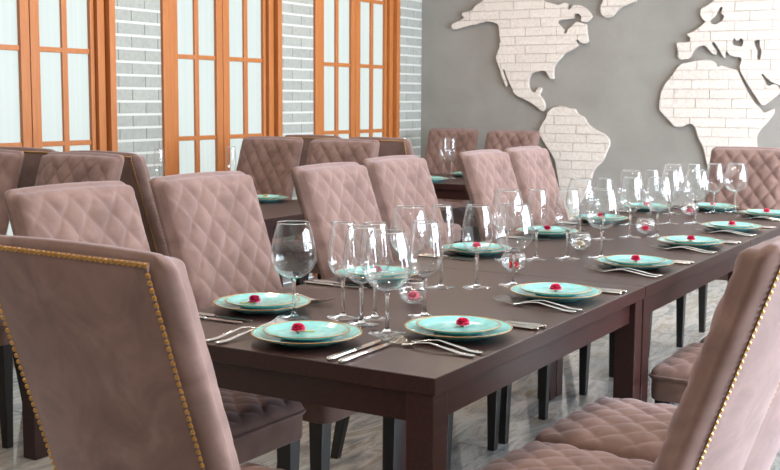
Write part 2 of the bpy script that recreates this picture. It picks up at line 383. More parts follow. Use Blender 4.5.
H_CASP = Z8([(360, 128), (380, 124), (379, 143), (386, 160), (381, 189), (369, 186), (371, 160), (362, 142)])
from mathutils.geometry import delaunay_2d_cdt
MX = ROOM_X1
DEPTH = 0.032
def smooth_poly(pts):                           # one corner-cutting pass for a carved outline
    out = []
    n = len(pts)
    for i in range(n):
        a, b = pts[i], pts[(i+1) % n]
        out.append(a*0.8+b*0.2); out.append(a*0.2+b*0.8)
    return out
def continent(name, outline, holes, label, course, phase):
    loops = []
    for lp in [outline]+holes:
        pts = [at_plane(0, MX, x, y) for x, y in lp]
        loops.append(smooth_poly([Vector((p.y, p.z)) for p in pts]))
    verts = [v for lp in loops for v in lp]; eds = []; faces = []; k = 0
    for lp in loops:
        n = len(lp); eds += [(k+i, k+(i+1) % n) for i in range(n)]; k += n
    ov, oe, of, *_ = delaunay_2d_cdt(verts, eds, [], 0, 1e-6)
    def inside(p, lp):
        r_ = False
        for i in range(len(lp)):
            a, b = lp[i-1], lp[i]
            if (a.y > p.y) != (b.y > p.y) and p.x < (b.x-a.x)*(p.y-a.y)/(b.y-a.y)+a.x: r_ = not r_
        return r_
    mid = lambda f_: sum((ov[i] for i in f_), Vector((0, 0)))/len(f_)
    of = [f_ for f_ in of if inside(mid(f_), loops[0]) and not any(inside(mid(f_), h) for h in loops[1:])]
    base = bmesh.new()
    bv = [base.verts.new((0, v.x, v.y)) for v in ov]
    for f_ in of: base.faces.new([bv[i] for i in f_])
    for v in list(base.verts):
        if not v.link_faces: base.verts.remove(v)
    base.normal_update()
    root = empty(name, (MX-0.002, sum(v.x for v in loops[0])/len(loops[0]), min(v.y for v in loops[0])))
    tag(root, label, 'wall relief', 'brick continents of the wall map')
    def solid(bm, x_front, x_back, bev):
        bmesh.ops.remove_doubles(bm, verts=bm.verts, dist=1e-5)
        bmesh.ops.dissolve_limit(bm, angle_limit=0.01, verts=bm.verts, edges=bm.edges)
        for v in bm.verts: v.co.x = x_back
        r_ = bmesh.ops.extrude_face_region(bm, geom=list(bm.faces))
        for g in r_['geom']:
            if isinstance(g, bmesh.types.BMVert): g.co.x = x_front
        bmesh.ops.recalc_face_normals(bm, faces=bm.faces)
    o3 = root.location
    bk = base.copy(); solid(bk, -DEPTH+0.005, 0.0, 0)
    me = bpy.data.meshes.new('mortar_bed'); bk.to_mesh(me); bk.free(); me.materials.append(M_MAPMORTAR)
    me.transform(Matrix.Translation((0, -o3.y, -o3.z))); link('mortar_bed', me, root)
    ymin = min(v.co.y for v in base.verts); ymax = max(v.co.y for v in base.verts)
    zmin = min(v.co.z for v in base.verts); zmax = max(v.co.z for v in base.verts)
    CH_, CL, J = 0.069, 0.262, 0.0045
    r = math.floor(zmin/CH_)
    while r*CH_ < zmax:
        z0, z1 = r*CH_, (r+1)*CH_
        rowb = base.copy()
        bmesh.ops.bisect_plane(rowb, geom=list(rowb.verts)+list(rowb.edges)+list(rowb.faces), plane_co=(0, 0, z0+J/2), plane_no=(0, 0, -1), clear_outer=True)
        bmesh.ops.bisect_plane(rowb, geom=list(rowb.verts)+list(rowb.edges)+list(rowb.faces), plane_co=(0, 0, z1-J/2), plane_no=(0, 0, 1), clear_outer=True)
        off = random.Random(r*13+int(phase*100)).uniform(-0.03, 0.03) + (CL*0.5 if r % 2 else 0)
        c = math.floor((ymin-off)/CL)
        while c*CL+off < ymax:
            y0, y1 = c*CL+off, (c+1)*CL+off
            b_ = rowb.copy()
            bmesh.ops.bisect_plane(b_, geom=list(b_.verts)+list(b_.edges)+list(b_.faces), plane_co=(0, y0+J/2, 0), plane_no=(0, -1, 0), clear_outer=True)
            if b_.faces: bmesh.ops.bisect_plane(b_, geom=list(b_.verts)+list(b_.edges)+list(b_.faces), plane_co=(0, y1-J/2, 0), plane_no=(0, 1, 0), clear_outer=True)
            ar = sum(f_.calc_area() for f_ in b_.faces) if b_.faces else 0
            if ar > 2e-5:
                rr = random.Random(r*977+c*31)
                solid(b_, -DEPTH-rr.uniform(0, 0.006), -DEPTH+0.006, 0)
                cy_, cz_ = (y0+y1)/2, (z0+z1)/2
                todo = set(b_.verts)
                while todo:                     # a brick cut in two by the coast is two bricks
                    st_ = [todo.pop()]; isl = set(st_)
                    while st_:
                        for e_ in st_.pop().link_edges:
                            for v_ in e_.verts:
                                if v_ in todo: todo.discard(v_); isl.add(v_); st_.append(v_)
                    ix = {v_: i_ for i_, v_ in enumerate(isl)}
                    me = bpy.data.meshes.new('brick')
                    me.from_pydata([(v_.co.x, v_.co.y-cy_, v_.co.z-cz_) for v_ in isl], [], [[ix[v_] for v_ in f_.verts] for f_ in b_.faces if f_.verts[0] in ix])
                    me.update(); me.materials.append(M_MAPBRICK)
                    link('brick', me, root, (0, cy_-o3.y, cz_-o3.z))
            b_.free(); c += 1
        rowb.free(); r += 1
    base.free()
continent('continent_relief', NAM, [], 'white brick North America on grey wall, broad with a jagged bay', 0, 0.1)
continent('continent_relief', SAM, [], 'white brick South America on grey wall above the chairs', 0, 0.2)
continent('continent_relief', GRN, [], 'white brick Greenland on grey wall between the two big continents', 0, 0.3)
continent('continent_relief', EUR, [H_BALT, H_BLACK, H_CASP], 'white brick Europe and Asia on grey wall with inland seas cut out', 0, 0.4)
continent('continent_relief', AFR, [], 'white brick Africa on grey wall above the brown head chair', 0, 0.5)

# ---------------------------------------------------------------- ceiling lamps (above the picture)
lamp_root = empty('ceiling_lamp'); 
link('trim', MB().lathe([(0.075, 0), (0.095, 0), (0.095, -0.006), (0.078, -0.012), (0.075, 0)], 28).mesh('trim', M_ALU, True), lamp_root)
link('diffuser', MB().lathe([(0, -0.004), (0.076, -0.004)], 28).mesh('diffuser', M_LAMP), lamp_root)
LAMP = Proto(lamp_root)
for i, (x_, y_) in enumerate([(x, y) for y in (-1.6, 0.45, 2.6) for x in (-2.2, 0.2, 2.6, 5.0)]):
    o = LAMP.place((x_, y_, ROOM_H-0.001))
    tag(o, 'round recessed white ceiling lamp with warm diffuser', 'lamp', 'recessed ceiling lamps')
    l = bpy.data.lights.new('lamp_light', 'AREA'); l.shape = 'DISK'; l.size = 0.15; l.energy = 7; l.color = (1.0, 0.76, 0.54)
    lo = bpy.data.objects.new('lamp_light', l); COL.objects.link(lo); lo.location = (x_, y_, ROOM_H-0.02)

# ---------------------------------------------------------------- chair
DW, DH = 0.088, 0.106
def quilt(a_, b_):
    p = a_/DW + b_/DH; q = a_/DW - b_/DH
    return (abs(math.sin(math.pi*p))*abs(math.sin(math.pi*q)))**0.42
Z_LO, Z_HI, BW = 0.40, 1.05, 0.430
LEAN = 0.35; TH = 0.068
NRM = Vector((1, 0, LEAN)).normalized()         # backrest front normal in the (forward, up) plane
OFFD = Vector((1.05, 0, 0))                     # the top edge is cut level
def back_pt(w_, z_): return Vector((-0.17-LEAN*(z_-0.48), w_, z_))
def make_chair():
    root = empty('dining_chair')
    # --- backrest: quilted front, quilted sides, plain rear
    NU, NV = 96, 112
    mb = MB(); rad = 0.026
    def half(z_): return BW/2 - 0.006*max(0, (0.62-z_)/0.22)
    def edge_drop(d):                           # d: distance from the border
        t_ = max(0.0, rad-d); return rad-math.sqrt(max(0.0, rad*rad-t_*t_))
    def spread(i, n):                           # denser towards the borders
        t_ = i/n; return t_-0.10*math.sin(2*math.pi*t_)/(2*math.pi)*1.0
    def surf(i, j, front):
        tz = j/NV; z_ = Z_LO+(Z_HI-Z_LO)*tz
        u_ = -1+2*i/NU; hw = half(z_)
        # rounded top corners and a softly domed top edge
        top = Z_HI+0.006*(1-u_*u_)
        w_ = u_*hw
        zc = Z_LO+(top-Z_LO)*tz
        cr = 0.022; dxc = max(0, abs(w_)-(hw-cr)); dzc = max(0, zc-(top-cr))
        if dxc > 0 and dzc > 0:
            m_ = max(dxc, dzc); L_ = math.hypot(dxc, dzc)
            k = m_/L_; w_ = math.copysign(hw-cr+dxc*k, w_); zc = top-cr+dzc*k
        d = min(hw-abs(u_)*hw, (top-(Z_LO+(top-Z_LO)*tz)))
        p = back_pt(w_, zc)
        if front:
            fade = min(1, d/0.05)
            q = 0.014*quilt(w_, zc-0.02)*fade
            return p + NRM*(q-edge_drop(d))
        return p - OFFD*(TH-edge_drop(d)*0.55)
    idx = {}
    for fr_ in (1, 0):
        for j in range(NV+1):
            for i in range(NU+1):
                if not fr_ and (i % 4 or j % 4) and not (i in (0, NU) or j in (0, NV)): continue
                idx[(fr_, i, j)] = len(mb.v); mb.v.append(tuple(surf(i, j, fr_)))
    for j in range(NV):
        for i in range(NU):
            mb.f.append((idx[1, i, j], idx[1, i+1, j], idx[1, i+1, j+1], idx[1, i, j+1]))
    # rear: coarse grid, border strips fanned
    for j in range(0, NV, 4):
        for i in range(0, NU, 4):
            ring = [(i, j)]
            ring += [(i+k, j) for k in (1, 2, 3)] if j == 0 else []
            ring += [(i+4, j)]
            ring += [(i+4, j+k) for k in (1, 2, 3)] if i+4 == NU else []
            ring += [(i+4, j+4)]
            ring += [(i+k, j+4) for k in (3, 2, 1)] if j+4 == NV else []
            ring += [(i, j+4)]
            ring += [(i, j+k) for k in (3, 2, 1)] if i == 0 else []
            mb.f.append(tuple(idx[0, a, b] for a, b in reversed(ring)))
    # side strips
    border = [(0, j) for j in range(0, NV)]+[(i, NV) for i in range(0, NU)]+[(NU, j) for j in range(NV, 0, -1)]+[(i, 0) for i in range(NU, 0, -1)]
    NS = 6; rows = []
    for (i, j) in border:
        A = Vector(mb.v[idx[1, i, j]]); B = Vector(mb.v[idx[0, i, j]]); col = [idx[1, i, j]]
        outw = Vector((0, 1 if i == NU else (-1 if i == 0 else 0), 0)); 
        if j == NV: outw = (outw*0.5+Vector((0, 0, 1))).normalized()
        for s_ in range(1, NS):
            t_ = s_/NS; p = A.lerp(B, t_)
            bul = 0.006*math.sin(math.pi*t_)
            if j not in (0, NV): bul += 0.0016*quilt(half(p.z)+t_*TH, p.z-0.02)*math.sin(math.pi*t_)
            p = p+outw*bul
            col.append(len(mb.v)); mb.v.append(tuple(p))
        col.append(idx[0, i, j]); rows.append(col)
    for k in range(len(rows)):
        a, b = rows[k], rows[(k+1) % len(rows)]
        for s_ in range(NS): mb.f.append((a[s_], b[s_], b[s_+1], a[s_+1]))
    link('backrest', mb.mesh('backrest', M_VELVET, True, angle=75), root)
    # --- plain rear panel, framed by brass nails
    ins = 0.025
    mb = MB(); n = 20; rows = []
    for j in range(n+1):
        z_ = Z_LO+0.004+(Z_HI-0.011-Z_LO-0.004)*j/n
        hw = half(z_)-ins*0.8
        rows.append([back_pt(-hw+2*hw*i/n, z_)-OFFD*(TH+0.002+0.031*(1-(2*i/n-1)**2)*math.sin(math.pi*(0.5-0.5*min(1, j/n*1.0)))**0.5) for i in range(n+1)])
    for rw in rows: mb.v += [tuple(p) for p in rw]
    for j in range(n):
        for i in range(n): mb.f.append((j*(n+1)+i, (j+1)*(n+1)+i, (j+1)*(n+1)+i+1, j*(n+1)+i+1))
    b0 = len(mb.v); loop = [(i, 0) for i in range(n)]+[(n, j) for j in range(n)]+[(i, n) for i in range(n, 0, -1)]+[(0, j) for j in range(n, 0, -1)]
    for i, j in loop: mb.v.append(tuple(rows[j][i]+NRM*0.008))
    for k in range(len(loop)):
        (i, j), (i2, j2) = loop[k], loop[(k+1) % len(loop)]; k2 = (k+1) % len(loop)
        mb.f.append((j*(n+1)+i, j2*(n+1)+i2, b0+k2, b0+k))
    bp_ = link('back_panel', mb.mesh('back_panel', M_VELVET, True, angle=60), root)
    mb = MB(); path = []
    zt = Z_HI-0.011; step = 0.0116
    z_ = Z_LO+0.02
    while z_ < zt-0.005: path.append((-1, z_)); z_ += step
    hw = half(zt)-ins*0.8; k = int(2*hw/step)
    for i in range(k+1): path.append((None, -hw+2*hw*i/k))
    z_ = zt-step
    while z_ > Z_LO+0.02: path.append((1, z_)); z_ -= step
    lat = Vector((0, 1, 0)); upv = NRM.cross(lat)
    for s_, t_ in path:
        if s_ is None: c = back_pt(t_, zt)
        else: c = back_pt(s_*(half(t_)-ins*0.8), t_)
        c = c-OFFD*(TH+0.001)
        r_ = 0.0049; b = len(mb.v)
        for rr, hh in ((1, 0), (0.72, 0.62)):
            for a in range(8):
                th = a*math.pi/4; mb.v.append(tuple(c+lat*(r_*rr*math.cos(th))+upv*(r_*rr*math.sin(th))-NRM*(0.0015+r_*hh)))
        mb.v.append(tuple(c-NRM*(0.0015+r_*0.85)))
        for a in range(8):
            a2 = (a+1) % 8; mb.f.append((b+a, b+a2, b+8+a2, b+8+a)); mb.f.append((b+8+a, b+8+a2, b+16))
    nt = link('nailhead_trim', mb.mesh('nailhead_trim', M_BRASS, True, angle=180), bp_); nt['kind'] = 'stuff'; nt['label'] = 'row of round brass nail heads'
    # --- seat: quilted domed cushion over a plain band
    NX, NY = 84, 88; f0, f1, sw = -0.185, 0.25, 0.222
    mb = MB()
    def seat_hw(f_): return sw-0.012*(f1-f_)/(f1-f0)
    for j in range(NX+1):
        f_ = f0+(f1-f0)*j/NX
        for i in range(NY+1):
            u_ = -1+2*i/NY; hw = seat_hw(f_); w_ = u_*hw; ff = f_
            cr = 0.03; dx = max(0, abs(w_)-(hw-cr)); df = max(0, f_-(f1-cr))
            if dx > 0 and df > 0:
                kk = max(dx, df)/math.hypot(dx, df); w_ = math.copysign(hw-cr+dx*kk, w_); ff = f1-cr+df*kk
            d = min(hw-abs(u_)*hw, f1-f_); d2 = min(d, f_-f0)
            e = max(0, 0.022-d); drop = 0.022-math.sqrt(max(0, 0.022**2-e*e))
            dome = 0.020*(1-abs(u_)**3)*(1-abs(2*(f_-f0)/(f1-f0)-1)**3)
            q = 0.011*quilt(w_*0.98, ff*1.1)*min(1, d/0.03)
            mb.v.append((ff, w_, 0.484+dome+q-drop))
    for j in range(NX):
        for i in range(NY):
            a = j*(NY+1)+i; mb.f.append((a, a+NY+1, a+NY+2, a+1))
    bl = [(0, i) for i in range(NY)]+[(j, NY) for j in range(NX)]+[(NX, i) for i in range(NY, 0, -1)]+[(j, 0) for j in range(NX, 0, -1)]
    b0 = len(mb.v)
    for j, i in bl:
        x_, y_, z_ = mb.v[j*(NY+1)+i]; mb.v.append((x_, y_, 0.455))
    for k in range(len(bl)):
        k2 = (k+1) % len(bl); (j, i), (j2, i2) = bl[k], bl[k2]
        mb.f.append((j*(NY+1)+i, j2*(NY+1)+i2, b0+k2, b0+k))
    mb.f.append(tuple(b0+k for k in range(len(bl))))
    link('seat', mb.mesh('seat', M_VELVET, True, angle=70), root)
    def ring(inset, z_):
        pts = []
        cr = 0.03
        x0, x1 = f0-0.02, f1-inset
        for (cx_, cy_, a0) in ((x1-cr, 1, 0), (x0+cr, 1, 90), (x0+cr, -1, 180), (x1-cr, -1, 270)):
            hw = (seat_hw(cx_)-inset)-cr
            for s_ in range(5):
                a = R(a0+s_*22.5); pts.append((cx_+cr*math.cos(a), cy_*hw+cr*math.sin(a), z_))
        return pts
    sb_ = link('seat_band', MB().loft([ring(0.008, 0.388), ring(0.004, 0.392), ring(0.003, 0.42), ring(0.004, 0.462)]).mesh('seat_band', M_BAND, True, angle=40), root)
    # piping along the top of the band
    mb = MB(); rg = ring(-0.0005, 0.463); rings_ = []
    n = len(rg)
    for k in range(n+1):
        p = Vector(rg[k % n]); t_ = (Vector(rg[(k+1) % n])-Vector(rg[(k-1) % n])).normalized(); o_ = Vector((t_.y, -t_.x, 0))
        rings_.append([p+o_*0.0045*math.cos(a)+Vector((0, 0, 0.0045*math.sin(a))) for a in [q*math.pi/3 for q in range(6)]])
    link('piping', mb.loft(rings_, cap=False).mesh('piping', M_BAND, True, angle=180), sb_)
    # --- legs
    def leg(pt, pb, wt, wb):
        def sq(c, h): return [(c[0]-h, c[1]-h, c[2]), (c[0]+h, c[1]-h, c[2]), (c[0]+h, c[1]+h, c[2]), (c[0]-h, c[1]+h, c[2])]
        me = MB().loft([sq(pt, wt/2), sq(pb, wb/2)]).mesh('leg', M_LEG, bevel=0.003); link('leg', me, root)
    for s_ in (-1, 1):
        leg((0.205, s_*0.190, 0.392), (0.200, s_*0.190, 0), 0.048, 0.030)
        leg((-0.170, s_*0.180, 0.392), (-0.245, s_*0.195, 0), 0.048, 0.030)
    return root
CHAIR = Proto(make_chair())
def put_chair(x_, y_, facing, rot, label, group, sz=1.0):
    o = CHAIR.place((x_, y_, 0), R(facing+rot), (1, 1, sz)); tag(o, label, 'chair', group); return o
LEFT_X = [0.305, 0.855, 1.597, 2.072, 2.90, 3.39]
for k, x_ in enumerate(LEFT_X):
    put_chair(x_, 0.92, -90, [-1, -2, 0, 0, 0, 0][k], 'quilted mauve chair, window side of the long table, %s from the map wall' % ORD[6-k], 'chairs on the window side of the long table', [1.0, 1.0, 0.997, 1.005, 1.0, 1.0][k])
RIGHT_X = [0.295, 0.77, 1.597, 2.09, 2.72, 3.33]
for k, x_ in enumerate(RIGHT_X):
    put_chair(x_, (-0.213, -0.22, -0.24, -0.252, -0.252, -0.252)[k], 90, [-4, -2, 0, 0, 0, 0][k], 'mauve chair with brass nails, side of long table away from windows, %s from map wall' % ORD[6-k], 'chairs on the far side of the long table from the windows')
put_chair(-0.235, 0.285, 0, -3, 'mauve velvet head chair with brass nailed back at the table end facing the map', 'head chairs of the long table', 1.012)
put_chair(4.10, 0.45, 180, 0, 'brown quilted head chair with its back to the map at the long table', 'head chairs of the long table', 0.985)
SIDE = [(1.03, 3.02, 180, 2, 'brown quilted chair at the small table furthest from the map, nearer the windows'),
        (1.05, 2.455, 180, 1, 'brown quilted chair at the small table furthest from the map, nearer the long table'),
        (2.06, 3.05, 0, 0, 'brown nailed-back chair facing the middle small table, nearer the windows'),
        (2.01, 2.47, 0, -3, 'brown nailed-back chair facing the middle small table, nearer the long table'),
        (3.13, 3.04, 180, -1, 'brown quilted chair at the middle small table, back to the map, nearer the windows'),
        (3.08, 2.445, 180, 6, 'brown quilted chair at the middle small table, back to the map, nearer the long table'),
        (4.385, 3.05, 0, 0, 'brown nailed-back chair facing the map wall at the last small table, nearer the windows'),
        (4.265, 2.47, 0, -2, 'brown nailed-back chair facing the map wall at the last small table, nearer the long table'),
        (5.66, 3.13, 180, 0, 'brown quilted chair backed against the map wall in the corner beside the brick pier'),
        (5.50, 2.56, 180, -3, 'brown quilted chair backed against the map wall below the tip of North America')]
for x_, y_, a, rr, lb in SIDE: put_chair(x_, y_, a, rr, lb, 'chairs at the small tables', 1.010)

# ---------------------------------------------------------------- tables
TL, TW, TH_TOP = 1.301, 0.87, 0.036
def make_table():
    root = empty('dining_table')
    link('tabletop', MB().box(0.001, 0, 0.75-TH_TOP, TL-0.001, TW, 0.75).mesh('tabletop', M_TABLE, bevel=0.0018), root)
    ins = 0.006; ls = 0.062
    for sx in (0, 1):
        for sy in (0, 1):
            x0 = ins if sx == 0 else TL-ins-ls; y0 = ins if sy == 0 else TW-ins-ls
            link('leg', MB().box(x0, y0, 0, x0+ls, y0+ls, 0.75-TH_TOP).mesh('leg', M_TABLE, bevel=0.002), root)
    z0, z1 = 0.75-TH_TOP-0.066, 0.75-TH_TOP; a = ins+0.018
    link('apron', MB().box(ins+ls, a, z0, TL-ins-ls, a+0.02, z1).mesh('apron', M_TABLE), root)
    link('apron', MB().box(ins+ls, TW-a-0.02, z0, TL-ins-ls, TW-a, z1).mesh('apron', M_TABLE), root)
    link('apron', MB().box(a, ins+ls, z0, a+0.02, TW-ins-ls, z1).mesh('apron', M_TABLE), root)
    link('apron', MB().box(TL-a-0.02, ins+ls, z0, TL-a, TW-ins-ls, z1).mesh('apron', M_TABLE), root)
    return root
TABLE = Proto(make_table())
for k, lb in enumerate(('dark brown wooden table, end section of the long row furthest from the map',
                        'dark brown wooden table, middle section of the long row',
                        'dark brown wooden table, end section of the long row nearest the map')):
    tag(TABLE.place((k*TL, 0, 0)), lb, 'table', 'dark dining tables')
SMALL = [(0.87, 'furthest from the map'), (3.02, 'in the middle of the window row'), (5.40, 'nearest the map wall')]
for xr, lb in SMALL:                             # turned a quarter: long side across the room
    tag(TABLE.place((xr, 2.05, 0), R(90)), 'dark brown small table along the windows, '+lb, 'table', 'dark dining tables')

# ---------------------------------------------------------------- tableware prototypes
TZ = 0.75
def make_plate(name, r, h, rw):
    root = empty(name)
    link('plate_body', MB().lathe([(0, 0.004), (r*0.5, 0.0), (r*0.58, 0.0), (r*0.62, 0.004), (r*0.85, h*0.55), (r*0.985, h*0.93), (r*0.99, h), (r*0.95, h*0.98), (r*0.8, h*0.62), (r*0.62, 0.0085), (r*0.4, 0.0075), (0, 0.0075)], 56).mesh('plate_body', M_GLAZE, True, angle=180), root)
    link('rim', MB().lathe([(r*0.992-rw, h*0.965), (r*0.998, h*0.93), (r*1.003, h*1.01), (r*0.992, h*1.0+rw*0.4), (r*0.99-rw, h*1.0+rw*0.2), (r*0.992-rw, h*0.965)], 56).mesh('rim', M_RIM, True, angle=180), root)
    return Proto(root)
P_DINNER = make_plate('dinner_plate', 0.1255, 0.022, 0.0012)
P_SALAD = make_plate('salad_plate', 0.098, 0.017, 0.0018)

def make_glass(name, prof, foot=0.036, stem=0.0042):
    root = empty(name)
    link('bowl', MB().lathe(prof, 40).mesh('bowl', M_GLASS, True, angle=180), root)
    rr, zz = prof[-1]; m_ = MB()
    m_.lathe([(rr-0.0011, zz), (rr, zz+0.0012), (rr+0.0011, zz), (rr, zz-0.0012), (rr-0.0011, zz)], 40); link('lip', m_.mesh('lip', M_SOLIDGLASS, True, angle=180), root)
    zb = prof[0][1]
    link('stem', MB().lathe([(0, zb+0.001), (stem*1.7, zb-0.002), (stem*1.15, zb-0.012), (stem*0.9, zb-0.03), (stem*0.9, 0.03), (stem*1.2, 0.014), (stem*2.2, 0.006), (foot*0.6, 0.0032), (foot, 0.0018), (foot, 0.0006), (0, 0.0006)], 28).mesh('stem', M_SOLIDGLASS, True, angle=180), root)
    return Proto(root)
def bowl(rmax, rtop, zb, zmax, ztop):
    pts = [(0, zb)]
    for k in range(1, 9):
        a = math.pi/2*k/8; pts.append((rmax*math.sin(a)**0.95, zmax-(zmax-zb)*math.cos(a)))
    for k in range(1, 9):
        t_ = k/8; pts.append((rmax+(rtop-rmax)*(t_**1.45), zmax+(ztop-zmax)*t_))
    return pts
G_BIG = make_glass('red_wine_glass', bowl(0.058, 0.040, 0.100, 0.158, 0.240), 0.044)
G_MED = make_glass('wine_glass', bowl(0.0455, 0.032, 0.100, 0.154, 0.240), 0.042)
G_SLIM = make_glass('white_wine_glass', bowl(0.0385, 0.028, 0.102, 0.152, 0.240), 0.040)
G_FLUTE = make_glass('champagne_flute', bowl(0.028, 0.023, 0.120, 0.190, 0.280), 0.032, 0.0036)

def make_fork():
    root = empty('fork'); L = 0.225             # runs along +x from the handle end, tines forward
    def zc(x_):
        t_ = x_/L
        return 0.004+0.010*math.sin(math.pi*min(1, max(0, (t_-0.15)/0.62)))**2 + (0.009*max(0, (t_-0.86)/0.14)**1.5)
    def sec(x_, hw, th=0.0022):
        z_ = zc(x_); return [(x_, -hw, z_), (x_, -hw*0.6, z_+th*0.7), (x_, hw*0.6, z_+th*0.7), (x_, hw, z_), (x_, hw*0.6, z_-th*0.5), (x_, -hw*0.6, z_-th*0.5)]
    prof = [(0, 0.004), (0.003, 0.0075), (0.012, 0.0092), (0.03, 0.0085), (0.07, 0.0055), (0.105, 0.0034), (0.128, 0.0032), (0.142, 0.005), (0.152, 0.0098), (0.160, 0.0130), (0.166, 0.0136)]
    link('handle', MB().loft([sec(x_, h) for x_, h in prof]).mesh('handle', M_STEEL, True, angle=50), root)
    m_ = MB()
    for k in range(4):
        c = -0.0120+0.0080*k; rg = []
        for x_, h in ((0.164, 0.0017), (0.172, 0.0013), (0.21, 0.0011), (0.228, 0.0005)):
            z_ = zc(min(x_, L)); rg.append([(x_, c-h, z_-0.0008), (x_, c+h, z_-0.0008), (x_, c+h, z_+0.0012), (x_, c-h, z_+0.0012)])
        m_.loft(rg)
    link('tines', m_.mesh('tines', M_STEEL), root)
    return Proto(root)
def make_knife():
    root = empty('table_knife'); 
    def sec(x_, hw, th, z_): return [(x_, -hw, z_), (x_, -hw*0.7, z_+th), (x_, hw*0.7, z_+th), (x_, hw, z_), (x_, hw*0.7, z_-th), (x_, -hw*0.7, z_-th)]
    prof = [(0, 0.003, 0.002), (0.004, 0.0078, 0.0036), (0.02, 0.0092, 0.004), (0.06, 0.0074, 0.0038), (0.09, 0.0062, 0.0036), (0.105, 0.0074, 0.003), (0.112, 0.006, 0.0022)]
    link('handle', MB().loft([sec(x_, h, t_, 0.0046) for x_, h, t_ in prof]).mesh('handle', M_STEEL, True, angle=50), root)
    pb = [(0.110, -0.006, 0.006), (0.125, -0.0075, 0.0085), (0.16, -0.0078, 0.0095), (0.20, -0.007, 0.0095), (0.222, -0.004, 0.009), (0.232, 0.003, 0.0065)]
    rg = [[(x_, a, 0.0036), (x_, b, 0.0032), (x_, b, 0.0052), (x_, a, 0.0048)] for x_, a, b in pb]
    link('blade', MB().loft(rg).mesh('blade', M_STEEL), root)
    return Proto(root)
P_FORK = make_fork(); P_KNIFE = make_knife()

def make_flower(col, R0, stem):
    root = empty('flower'); m_ = MB(); rnd = random.Random(hash(col) % 1000 if False else len(col)*17)
    for ring_, (n, r0, tilt) in enumerate(((9, 0.95, 5), (9, 1.0, 28), (8, 1.0, 50), (6, 0.98, 68), (4, 0.92, 82))):
        for k in range(n):
            a = 2*math.pi*k/n+ring_*0.4+rnd.uniform(-0.15, 0.15); tl = R(tilt+rnd.uniform(-8, 8)); L = R0*r0
            d = Vector((math.cos(a)*math.cos(tl), math.sin(a)*math.cos(tl), math.sin(tl))); s_ = Vector((-math.sin(a), math.cos(a), 0)); nn = s_.cross(d)*-1
            b = len(m_.v); hw = L*0.55
            for (t_, wv, bul) in ((0.0, 0.25, 0), (0.45, 0.85, 0.12), (0.8, 1.0, 0.10), (1.0, 0.7, -0.05)):
                for q in (-1, 0, 1):
                    m_.v.append(tuple(d*(L*t_)+s_*(hw*wv*q)+nn*(L*(bul*(1 if q == 0 else 0.2)+rnd.uniform(-0.06, 0.06)))+Vector((0, 0, R0*0.30))))
            for i in range(3):
                for q in range(2):
                    c = b+i*3+q; m_.f.append((c, c+1, c+4, c+3))
    link('bloom', m_.mesh('bloom', M_PETAL[col], True, angle=180), root)
    cal = MB().lathe([(0, 0), (R0*0.25, R0*0.02), (R0*0.34, R0*0.25), (R0*0.2, R0*0.42), (0, R0*0.45)], 10)
    if stem:
        rg = []
        for k in range(6):
            t_ = k/5; c = Vector((R0*0.2+R0*2.0*t_, R0*0.25*math.sin(t_*2), R0*0.14)); rr = R0*0.10
            rg.append([(c.x, c.y+rr*math.cos(q*math.pi/3), c.z+rr*math.sin(q*math.pi/3)) for q in range(6)])
        cal.loft(rg)
    link('stem', cal.mesh('stem', M_STEM, True, angle=180), root)
    return Proto(root)
FLOWER = {}
def flower(col, R0, stem, loc, rz, label, group):
    key = (col, R0, stem)
    if key not in FLOWER: FLOWER[key] = make_flower(col, R0, stem)
    o = FLOWER[key].place(loc, rz); tag(o, label, 'flower', group); return o

# ---------------------------------------------------------------- place settings on the long table
PX = [0.390, 0.975, 1.655, 2.295, 2.905, 3.555]
def setting(cx_, cy_, ang, where, fl, fork_out=0.0, fdx=(0.0, 0.0)):
    a = R(ang); f_ = Vector((math.cos(a), math.sin(a), 0)); rgt = Vector((math.sin(a), -math.cos(a), 0))
    c = Vector((cx_, cy_, TZ))
    rz = random.uniform(0, 6)
    tag(P_DINNER.place(c, rz), 'turquoise dinner plate with tan rim, '+where, 'plate', 'turquoise dinner plates')
    tag(P_SALAD.place(c+Vector((0, 0, 0.0105)), rz), 'smaller turquoise plate on a larger one, '+where, 'plate', 'smaller turquoise plates')
    col, stem, name = fl
    flower(col, 0.0172, stem, c+Vector((fdx[0], fdx[1], 0.0185)), rz, '%s flower on turquoise plate, %s' % (name, where), 'flowers on the plates')
    j = random.uniform
    for k, (lat, fo, nm) in enumerate(((-0.150, -0.138, 'inner'), (-0.184, -0.134, 'outer'))):
        o = P_FORK.place(c+rgt*(lat-fork_out)+f_*fo, a+R(j(-7, -5)-0.5*k), (1.1, 1.1, 1.1)); tag(o, 'silver %s fork of two, %s' % (nm, where), 'fork', 'silver forks')
    for k, (lat, fo, nm) in enumerate(((0.150, -0.137, 'inner'), (0.182, -0.142, 'outer'))):
        o = P_KNIFE.place(c+rgt*lat+f_*fo, a+R(j(-1.0, 1.0)), (0.94, 0.94, 0.94)); tag(o, 'silver %s knife of two, %s' % (nm, where), 'knife', 'silver knives')
FL_R = [('red', False, 'crimson')]*6
FL_L = [('magenta', True, 'magenta'), ('magenta', False, 'magenta'), ('red', False, 'crimson'), ('magenta', False, 'magenta'), ('red', False, 'crimson'), ('red', False, 'crimson')]
for k in range(6):
    setting(PX[k], 0.150, 90, 'side away from windows, %s from map wall' % ORD[6-k], FL_R[k], fdx=((0.012, -0.005) if k == 0 else (0.0, 0.0)))
    setting(PX[k]+0.01, 0.737 if k else 0.727, -90, 'window side, %s from map wall' % ORD[6-k], FL_L[k], fdx=((-0.02, 0.01) if k == 0 else (0, 0)))
setting(0.148, 0.41, 0, 'at the table end facing the map', ('red', True, 'crimson'), fdx=(-0.005, 0.02))
